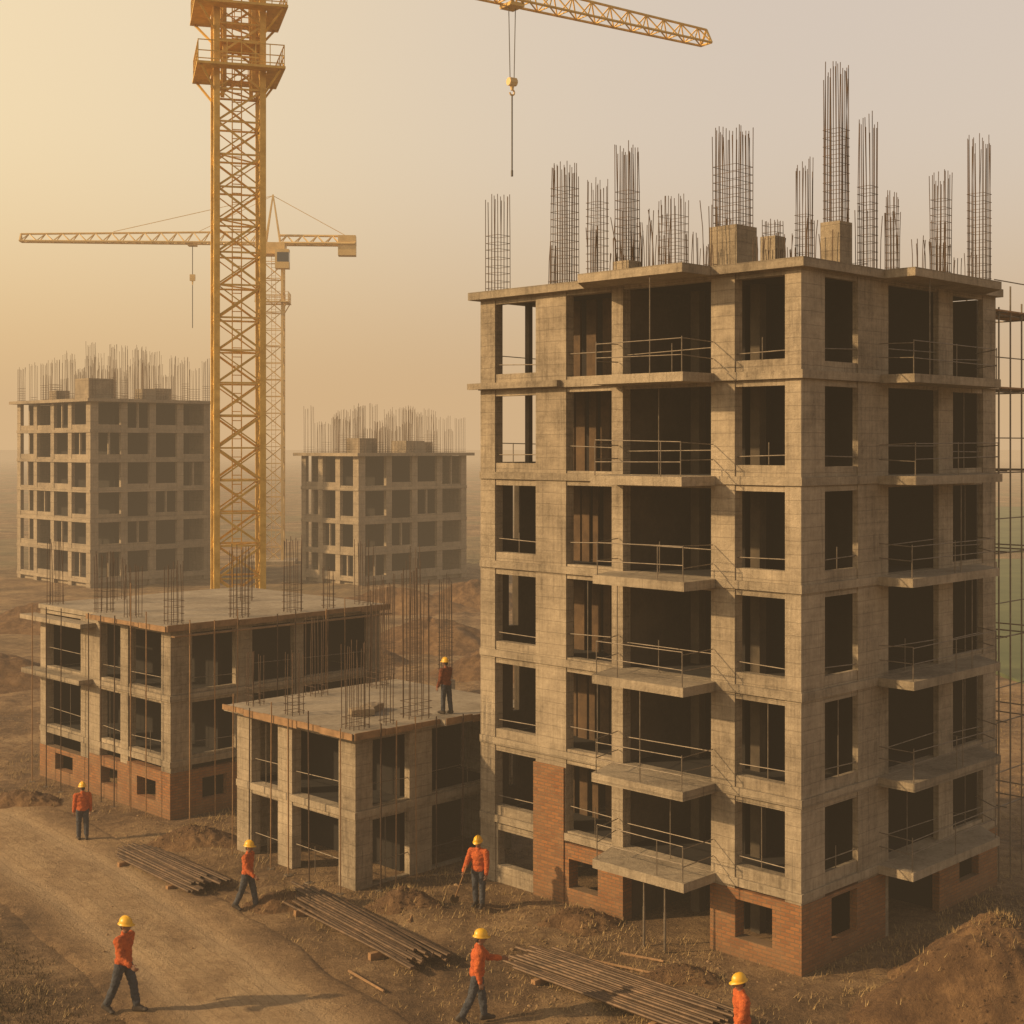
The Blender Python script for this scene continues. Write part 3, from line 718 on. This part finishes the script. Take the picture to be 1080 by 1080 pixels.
def moundo(x,y,rx,ry,h,label,seed=0,nc=120,nr=40,na=90):
    m=MB(); cm=MB(); gm=MB()
    m.v.append((0,0,h))
    for i in range(1,nr+1):
        t=i/nr
        for k in range(na):
            a=2*math.pi*k/na; w=1+.3*noise.noise(Vector((math.cos(a)*1.3,math.sin(a)*1.3,seed)))
            px,py=rx*t*w*math.cos(a),ry*t*w*math.sin(a)
            rough=h*.15*noise.noise(Vector((px*.9,py*.9,seed+3)))+.10*min(h,1)*noise.noise(Vector((px*2.6,py*2.6,seed)))+.055*noise.noise(Vector((px*6,py*6,seed)))
            z=h*(math.cos(math.pi*min(t,1))*.5+.5)*.75+h*.25*(1-t)+rough*(1-t**3)-.22*t**2
            m.v.append((px,py,z))
    for k in range(na): m.f.append((0,1+k,1+(k+1)%na))
    for i in range(nr-1):
        for k in range(na):
            a=1+i*na+k; b=1+i*na+(k+1)%na; m.f.append((a,a+na,b+na,b))
    o=m.build('earth_mound',MOUND,smooth=True); o.location=(x,y,gz(x,y)); tag(o,label,'earth heap')
    for q in range(nc):
        p=m.v[random.randrange(1,len(m.v))]
        if p[2]>-.1: rock(cm,p[0],p[1],p[2],random.uniform(.012,.04)*(1 if random.random()<.93 else 1.8))
    if nc: tag(cm.build('clods',MOUND,o),None,None,None,'stuff')
    for q in range(nc//3):
        p=m.v[random.randrange(1,len(m.v))]
        for b in range(5):
            bx,by=p[0]+random.gauss(0,.06),p[1]+random.gauss(0,.06); hh=random.uniform(.04,.14); a=random.uniform(0,6.28); l_=random.uniform(.03,.15)
            ox,oy=math.cos(a+1.57)*.010,math.sin(a+1.57)*.010
            gm.add([(bx-ox,by-oy,p[2]-.03),(bx+ox,by+oy,p[2]-.03),(bx+math.cos(a)*l_,by+math.sin(a)*l_,p[2]+hh)],[(0,1,2)])
    if nc: tag(gm.build('straw',STRAW,o),None,None,None,'stuff')
    return o
moundo(9.9,28.9,3.2,2.6,1.75,'big brown earth heap at the right, in front of the tall block',1,500,80,160)
moundo(-5.6,34.9,1.6,1.0,.40,'low earth heap at the foot of the small open frame',4)
moundo(-2.6,34.7,1.5,.9,.5,'low straw strewn heap right of the small frame corner',8,200)
moundo(-9.0,40.4,1.8,1.1,.45,'low earth heap between the two low buildings',12)
moundo(1.6,33.6,1.5,1.0,.4,'low earth heap against the left of the brick base',15)
moundo(-15.5,45.0,2.2,1.4,.5,'low earth heap by the left end of the wide low building',26)
moundo(3.6,30.2,1.3,.7,.26,'low earth heap below the props of the front balcony',28,150)
moundo(-4.5,80,6,4,1.6,'distant broad earth heap behind the small frame',18,60)
moundo(-1.0,70,4,3,1.2,'distant earth heap left of the tall block',20,60)
moundo(-7.5,74,3,2,.9,'middle distance earth heap just behind the small frame roof',23,60)
moundo(-25,68,6,4,1.4,'distant earth heap left of the wide low building',22,60)
moundo(-29,88,7,4,1.6,'farther earth heap below the hazy block at far left',36,0)
moundo(-8,98,7,3,1.5,'far earth heap at the foot of the lower hazy block',31,0)
moundo(-3,100,5,3,1.8,'far earth heap right of the lower hazy block',33,0)

# ------------------------------------------------------------------ STUFF: clods, dry grass, weeds
random.seed(5)
cl=MB()
for k in range(14000):
    y=random.uniform(24,66); x=random.uniform(-.42,.42)*y
    if noise.noise(Vector((x*.25,y*.25,40)))+random.uniform(-.3,.3)<-.05: continue
    if footdist(x,y)<.05: continue
    rd=roaddist(x,y)
    if rd<2.5 and random.random()<.88: continue
    s=random.uniform(.012,.038)*(1 if random.random()<.95 else 2.2)
    rock(cl,x,y,.03 if rd<2.3 else gz(x,y),s)
tag(cl.build('earth_clods',CLOD),'small clods and stones scattered over the earth',None,None,'stuff')
gr=MB(); wd=MB()
def tuft(mb,x,y,nb,hs,sp,w):
    z=gz(x,y)
    for b in range(nb):
        bx,by=x+random.gauss(0,sp),y+random.gauss(0,sp); h=random.uniform(.25,1)*hs; a=random.uniform(0,6.28); ln=random.uniform(.2,1.1)*hs
        ox,oy=math.cos(a+1.57)*w,math.sin(a+1.57)*w
        mb.add([(bx-ox,by-oy,z-.02),(bx+ox,by+oy,z-.02),(bx+math.cos(a)*ln,by+math.sin(a)*ln,z+h)],[(0,1,2)])
for k in range(22000):
    y=24+51*random.random()**1.2; x=random.uniform(-.42,.42)*y
    fd=footdist(x,y)
    thr=.08 if fd>3 else -.34
    if noise.noise(Vector((x*.25,y*.25,70)))+random.uniform(-.25,.25)<thr: continue
    rd=roaddist(x,y)
    if fd<.06 or rd<2.2 or (rd<3 and random.random()<.6): continue
    tuft(gr,x,y,random.randint(4,9),random.uniform(.05,.15)*(1.35 if fd<3 else 1),.11,.009)
tag(gr.build('dry_grass',STRAW),'dry straw coloured grass tufts on the earth',None,None,'stuff')
for k in range(5200):
    y=random.uniform(24.5,33); x=random.uniform(-.42,-.16)*y
    rd=roaddist(x,y)
    i=KD.find((x,y,0))[1]
    if x>ROADP[i].x or rd<2.3 or random.random()>sm(2.2,4,rd): continue
    tuft(wd,x,y,random.randint(5,9),random.uniform(.05,.13),.10,.011)
tag(wd.build('dead_weeds',WEED),'low dark dead weeds left of the dirt track',None,None,'stuff')

# ------------------------------------------------------------------ things on the small frame's roof
for i,(lx,ly,lab) in enumerate(((1.5,1.6,'paper cement sack lying on the small frame roof, nearer the front corner'),(2.1,1.9,'paper cement sack lying on the small frame roof, nearer the worker'))):
    w=w45(CB,lx,ly)
    bm=bmesh.new(); bmesh.ops.create_cube(bm,size=1); bmesh.ops.subdivide_edges(bm,edges=bm.edges[:],cuts=4,use_grid_fill=True)
    for v in bm.verts:
        c=v.co; k=1-.35*(abs(c.x*2)**4+abs(c.y*2)**4)*.5
        v.co=Vector((c.x*.62,c.y*.42,c.z*.22*k+.02*noise.noise(c*4+Vector((i,0,0)))))
    me=bpy.data.meshes.new('cement_sack'); bm.to_mesh(me); bm.free(); me.materials.append(SACK)
    o=bpy.data.objects.new('cement_sack',me); COL.objects.link(o); o.location=(w.x,w.y,4.05+.10); o.rotation_euler=(0,0,R(20+50*i)); tag(o,lab,'sack')

# ------------------------------------------------------------------ PEOPLE
def remesh(parts,voxel,name,mat,parent,sc_):
    bm=bmesh.new()
    for p in parts:
        if p[0]=='e':
            _,c,r=p[:3]; M=Matrix.Translation(c)
            if len(p)>3: M=M@p[3]
            M=M@Matrix.Diagonal((r[0],r[1],r[2],1))
            bmesh.ops.create_icosphere(bm,subdivisions=3,radius=1,matrix=M)
        else:
            _,a,ra,b,rb2=p; a=Vector(a); b=Vector(b); d=b-a
            M=Matrix.Translation((a+b)/2)@d.to_track_quat('Z','Y').to_matrix().to_4x4()
            bmesh.ops.create_cone(bm,cap_ends=True,segments=16,radius1=ra,radius2=rb2,depth=d.length,matrix=M)
            bmesh.ops.create_icosphere(bm,subdivisions=2,radius=ra*1.0,matrix=Matrix.Translation(a))
            bmesh.ops.create_icosphere(bm,subdivisions=2,radius=rb2*1.0,matrix=Matrix.Translation(b))
    me=bpy.data.meshes.new('tmp'); bm.to_mesh(me); bm.free()
    o=bpy.data.objects.new('tmp',me); COL.objects.link(o)
    md=o.modifiers.new('r','REMESH'); md.mode='VOXEL'; md.voxel_size=voxel; md.use_smooth_shade=True
    s2=o.modifiers.new('s','SMOOTH'); s2.factor=.5; s2.iterations=2
    dg=bpy.context.evaluated_depsgraph_get(); dg.update()
    nm=bpy.data.meshes.new_from_object(o.evaluated_get(dg)); nm.name=name
    bpy.data.objects.remove(o)
    if name in('jacket','trousers'):
        for v in nm.vertices:
            c=v.co; v.co=c+v.normal*(.014*noise.noise(Vector((c.x*14,c.y*14,c.z*22)))+.008*noise.noise(c*35))
    nm.transform(Matrix.Scale(sc_,4)); nm.materials.clear(); nm.materials.append(mat)
    nm.polygons.foreach_set('use_smooth',[True]*len(nm.polygons))
    oo=bpy.data.objects.new(name,nm); COL.objects.link(oo); oo.parent=parent; return oo
def person(px,py,rot,height,label,legs,arms,lean=.05,yaw=0,pos=None,z=None,nod=0,jm=None):
    if pos is None:
        p=G(px,py); x,y=p.x,p.y
    else: x,y=pos
    if z is None:
        z=gz(x,y)
        if roaddist(x,y)<2.5: z=.015
    root=empty('person',(x,y,z),R(rot),label,'person','workers in orange jackets and yellow helmets')
    S=height/1.80
    body=[];jac=[];tro=[];boots=[];low=[]
    lj=[]
    for side,(a,bd) in zip((1,-1),legs):
        hp=Vector((side*.095,0,0)); kn=hp+.43*Vector((side*.03,-math.sin(a),-math.cos(a))); s=a-bd
        an=kn+.42*Vector((0,-math.sin(s),-math.cos(s)))
        ft=max(min(-s*.75 if s<0 else -s*.35,.7),-.4)
        fd=Vector((side*.12,-math.cos(ft),-math.sin(ft))); up_=Vector((0,-math.sin(ft),math.cos(ft)))
        toe=an+fd*.17-up_*.05; heel=an-fd*.055-up_*.045
        lj.append((hp,kn,an,toe,heel)); low.append(min(toe.z-.035,heel.z-.045))
    H=-min(low); off=Vector((0,0,H))
    def tl(p):
        p=Vector(p); c,s=math.cos(lean),math.sin(lean)
        return Vector((p.x,p.y*c-p.z*s,p.z*c+p.y*s))+off
    for hp,kn,an,toe,heel in lj:
        hp,kn,an,toe,heel=[q+off for q in (hp,kn,an,toe,heel)]
        body+= [('c',hp,.078,kn,.052),('c',kn,.052,an,.036),('c',heel,.034,toe,.028),('c',an,.036,heel,.034)]
        cuff=an.lerp(kn,.12)
        tro+= [('c',hp,.108,kn.lerp(hp,.5),.094),('c',kn.lerp(hp,.5),.094,kn,.080),('c',kn,.080,cuff,.072)]
        boots.append([('c',heel,.050,toe,.042),('c',an+Vector((0,0,.05)),.058,heel,.05),('e',toe,(.05,.055,.036)),('c',an,.054,toe.lerp(an,.4),.046)])
    T=lambda p:tl(p)
    body+=[('e',T((0,0,.04)),(.15,.105,.13)),('e',T((0,0,.20)),(.135,.095,.15)),('e',T((0,.005,.36)),(.165,.11,.17)),('c',T((-.14,0,.475)),.055,T((.14,0,.475)),.055),('c',T((0,.01,.48)),.055,T((0,-.01,.60)),.05)]
    tro+=[('e',T((0,0,.02)),(.178,.135,.12))]
    jac+=[('e',T((0,.0,.05)),(.195,.150,.13)),('e',T((0,0,.20)),(.188,.140,.17)),('e',T((0,.0,.36)),(.208,.148,.17)),('c',T((-.155,0,.470)),.080,T((.155,0,.470)),.080),('c',T((0,.005,.50)),.085,T((0,0,.550)),.070)]
    hands=[]
    for side,(a,ab,bd) in zip((1,-1),arms):
        sh=T((side*.20,0,.470)); a2=a-lean*.5
        el=sh+.30*Vector((side*math.sin(ab),-math.sin(a2)*math.cos(ab),-math.cos(a2)*math.cos(ab)))
        f=a2+bd; ab2=ab*.5
        fd=Vector((side*math.sin(ab2),-math.sin(f)*math.cos(ab2),-math.cos(f)*math.cos(ab2)))
        wr=el+.255*fd
        body+=[('c',sh,.050,el,.040),('c',el,.040,wr,.027)]
        jac+=[('c',sh,.084,el,.068),('c',el,.068,wr-fd*.02,.052)]
        sidev=Vector((0,-math.cos(f),math.sin(f))); palmn=Vector((-side,0,0)); palmn=(palmn-fd*palmn.dot(fd)).normalized(); sidev=fd.cross(palmn)
        if sidev.dot(Vector((0,-math.cos(f),math.sin(f))))<0: sidev=-sidev
        for k in range(4):
            o=(k-1.5)*.021
            b0=wr+fd*.015+sidev*o*.7; b1=wr+fd*.088+sidev*o
            body.append(('c',b0,.015,b1,.012))
            L_=(.068,.080,.086,.074)[k]
            m1=b1+(fd*.86+palmn*.5)*L_*.5; m2=m1+(fd*.45+palmn*.9)*L_*.45
            body+=[('c',b1,.0115,m1,.0105),('c',m1,.0105,m2,.0095)]
        t0=wr+fd*.03+sidev*.03; t1=t0+(fd*.6+sidev*.7+palmn*.35).normalized()*.045; t2=t1+(fd*.85+sidev*.15+palmn*.4).normalized()*.035
        body+=[('c',t0,.016,t1,.013),('c',t1,.012,t2,.010)]
        hands.append(wr+fd*.09+palmn*.03)
    hc=T((0,-.02,.715)); HR=Matrix.Rotation(yaw,4,'Z')@Matrix.Rotation(lean+nod,4,'X')
    def h(p): return hc+(HR@Vector(p))
    body+=[('e',hc,(.075,.095,.108),HR),('e',h((0,-.02,-.065)),(.055,.068,.058),HR),('c',h((0,-.094,.005)),.010,h((0,-.112,-.025)),.015),
        ('e',h((.076,.01,-.01)),(.012,.02,.032),HR),('e',h((-.076,.01,-.01)),(.012,.02,.032),HR),('c',h((-.022,-.082,-.062)),.008,h((.022,-.082,-.062)),.008),('c',h((-.045,-.082,.022)),.012,h((.045,-.082,.022)),.012)]
    remesh(body,.0085,'body',SKIN,root,S)
    remesh(jac,.014,'jacket',jm or JACK,root,S); remesh(tro,.014,'trousers',TROU,root,S)
    for b in boots: remesh(b,.011,'boot',BOOT,root,S)
    remesh([('e',h((0,.02,.02)),(.081,.09,.088),HR),('e',h((0,.06,-.04)),(.06,.045,.06),HR)],.011,'hair',HAIR,root,S)
    for sx_ in (-1,1):
        bm=bmesh.new(); bmesh.ops.create_icosphere(bm,subdivisions=2,radius=.011*S,matrix=Matrix.Translation(h((sx_*.032,-.088,.0))*S))
        me=bpy.data.meshes.new('eye'); bm.to_mesh(me); bm.free(); me.materials.append(EYE); o=bpy.data.objects.new('eye',me); COL.objects.link(o); o.parent=root
    hm=MB(); na=28
    prof=[(.0,.125)]+[(math.sin(R(t))*1.0,math.cos(R(t))*.125) for t in (18,36,52,66,78,88)]+[(1.02,-.012),(1.20,-.022),(1.19,-.030),(.98,-.018)]
    for i,(r,zz) in enumerate(prof):
        for k in range(na):
            a=2*math.pi*k/na; pk=1.0
            if i>=8: pk=1+.22*max(0,-math.sin(a))**2
            rx,ry=.108*r*(1 if i<8 else .97),.132*r*pk
            ridge=.012*(1 if abs(math.cos(a))<.25 and i<7 else 0)
            hm.v.append(tuple((h((rx*math.cos(a),ry*math.sin(a)+.005,zz+.045+ridge)))*S))
    for i in range(len(prof)-1):
        for k in range(na): hm.f.append((i*na+k,i*na+(k+1)%na,(i+1)*na+(k+1)%na,(i+1)*na+k))
    hm.build('helmet',HELM,root,smooth=True)
    return root,[(Matrix.Translation((x,y,z))@Matrix.Rotation(R(rot),4,'Z'))@(q*S) for q in hands]
person(130,1069,70,1.92,'worker striding on the dirt road at the lower left, nearest at that side',[(.34,.14),(-.28,.16)],[(-.30,.16,.35),(.40,.16,.7)])
person(261,960,75,1.68,'worker in orange walking between the left and middle bar stacks',[(.28,.1),(-.26,.18)],[(-.3,.18,.3),(.35,.18,.6)])
person(87,886,205,1.62,'farthest worker on the ground, standing by the road below the wide low building',[(.06,.06),(-.10,.04)],[(.1,.12,.25),(.05,.14,.3)],yaw=.3)
r4,h4=person(505,957,-20,1.74,'worker standing with a shovel beside the small frame, at picture centre',[(.08,.06),(-.06,.06)],[(.12,.14,.3),(.35,.25,.35)],lean=.06,nod=.15)
person(503,1073,95,1.84,'worker stepping right with a forearm held out, left of the right bar stack',[(.24,.12),(-.28,.2)],[(.75,.12,.75),(-.1,.14,.35)],lean=.08)
person(783,1128,-80,1.86,'worker at the bottom edge cut off at the waist, facing left',[(.2,.1),(-.2,.12)],[(.25,.14,.5),(-.2,.14,.4)],nod=.15)
wb=w45(CB,3.25,.15)
person(475,751,-130,1.50,'worker standing on the roof of the small open frame, looking away over it',[(.08,.06),(-.10,.05)],[(.1,.14,.3),(.35,.2,.9)],pos=(wb.x,wb.y),z=4.05,jm=JACKD)
hp=h4[1]; foot=G(478,953); foot.z=gz(foot.x,foot.y)+.02
sv=empty('shovel',(foot.x,foot.y,foot.z),0,'long handled shovel held to the ground by the worker at picture centre','shovel')
d=Vector(hp)-foot; dn=d.normalized()
m=MB(); m.tube(dn*.22,d+dn*.35,.018,7); m.build('handle',WOOD,sv)
sd=dn.cross(Vector((0,1,0))).normalized(); nn=dn.cross(sd)
m=MB()
pts=[(-.09,.26),(.09,.26),(.11,.12),(.06,.0),(-.06,.0),(-.11,.12)]
tp=[sd*a+dn*b for a,b in pts]
m.add([p+nn*.004 for p in tp]+[p-nn*.004 for p in tp],[(0,1,2,3,4,5),(11,10,9,8,7,6)]+[(i,i+6,(i+1)%6+6,(i+1)%6) for i in range(6)])
m.build('blade',PIPE,sv)

# ------------------------------------------------------------------ HAZE (volume round the whole site, its glow standing in for scattered light)
hz=MB(); hz.box(-600,600,-120,1100,-8,46)
hm_=bpy.data.materials.new('glowing_haze'); hm_.use_nodes=True; nt=hm_.node_tree
for n in list(nt.nodes):
    if n.type=='BSDF_PRINCIPLED': nt.nodes.remove(n)
SIG=.0015
ab=nt.nodes.new('ShaderNodeVolumeAbsorption'); ab.inputs['Color'].default_value=(0,0,0,1); ab.inputs['Density'].default_value=SIG
em=nt.nodes.new('ShaderNodeEmission'); em.inputs['Color'].default_value=(.66,.44,.235,1); em.inputs['Strength'].default_value=SIG
ash=nt.nodes.new('ShaderNodeAddShader'); L(nt,ab.outputs[0],ash.inputs[0]); L(nt,em.outputs[0],ash.inputs[1])
out=[n for n in nt.nodes if n.type=='OUTPUT_MATERIAL'][0]; L(nt,ash.outputs[0],out.inputs['Volume'])
ho=hz.build('sky_haze',hm_); tag(ho,'golden haze over the whole site, glowing in place of scattered light',None,None,'structure')

# ------------------------------------------------------------------ LIGHT
sunv=Vector((-.95,-.20,0)).normalized(); EL=R(24)
sd_=Vector((sunv.x*math.cos(EL),sunv.y*math.cos(EL),math.sin(EL)))
ld=bpy.data.lights.new('sun','SUN'); ld.energy=5.0; ld.angle=R(1.2); ld.color=(1,.69,.36)
lo=bpy.data.objects.new('sun',ld); COL.objects.link(lo); lo.rotation_euler=(-sd_).to_track_quat('-Z','Y').to_euler(); lo.location=(-40,-10,40)
w=bpy.data.worlds.new('World'); scene.world=w; w.use_nodes=True; nt=w.node_tree
bg=nt.nodes['Background']; wo=nt.nodes['World Output']
sk=nt.nodes.new('ShaderNodeTexSky'); sk.sky_type='NISHITA'; sk.sun_disc=False; sk.sun_elevation=EL; sk.sun_rotation=math.atan2(sunv.x,sunv.y)%(2*math.pi)
sk.dust_density=6; sk.air_density=1.2
L(nt,sk.outputs[0],bg.inputs[0]); bg.inputs[1].default_value=.05
tc=nt.nodes.new('ShaderNodeTexCoord'); nv=nt.nodes.new('ShaderNodeVectorMath'); nv.operation='NORMALIZE'; L(nt,tc.outputs['Generated'],nv.inputs[0])
sx=nt.nodes.new('ShaderNodeSeparateXYZ'); L(nt,nv.outputs[0],sx.inputs[0])
def mrange(src,a,b):
    n=nt.nodes.new('ShaderNodeMapRange'); n.interpolation_type='SMOOTHSTEP'; L(nt,src,n.inputs[0]); n.inputs[1].default_value=a; n.inputs[2].default_value=b; return n.outputs[0]
fx=mrange(sx.outputs[0],-.48,.22)
low_=mixc(nt,fx,(1.00,.65,.30),(.68,.49,.325))
mid_=mixc(nt,fx,(1.18,.90,.48),(.80,.655,.52))
c=mixc(nt,mrange(sx.outputs[2],.0,.22),low_,mid_)
c=mixc(nt,mrange(sx.outputs[2],.32,.7),c,(.17,.135,.105))
b2=nt.nodes.new('ShaderNodeBackground'); L(nt,c,b2.inputs[0]); b2.inputs[1].default_value=.74
ad=nt.nodes.new('ShaderNodeAddShader'); L(nt,bg.outputs[0],ad.inputs[0]); L(nt,b2.outputs[0],ad.inputs[1]); L(nt,ad.outputs[0],wo.inputs[0])

# ------------------------------------------------------------------ CAMERA
cd=bpy.data.cameras.new('camera'); cd.lens=50; cd.sensor_width=36; cd.shift_y=-(540-HZ)/1080; cd.clip_end=6000; cd.clip_start=.1
co=bpy.data.objects.new('camera',cd); COL.objects.link(co); co.location=(0,0,CH); co.rotation_euler=(R(90),0,0)
scene.camera=co
scene.view_settings.view_transform='Standard'; scene.view_settings.look='None'; scene.view_settings.exposure=0
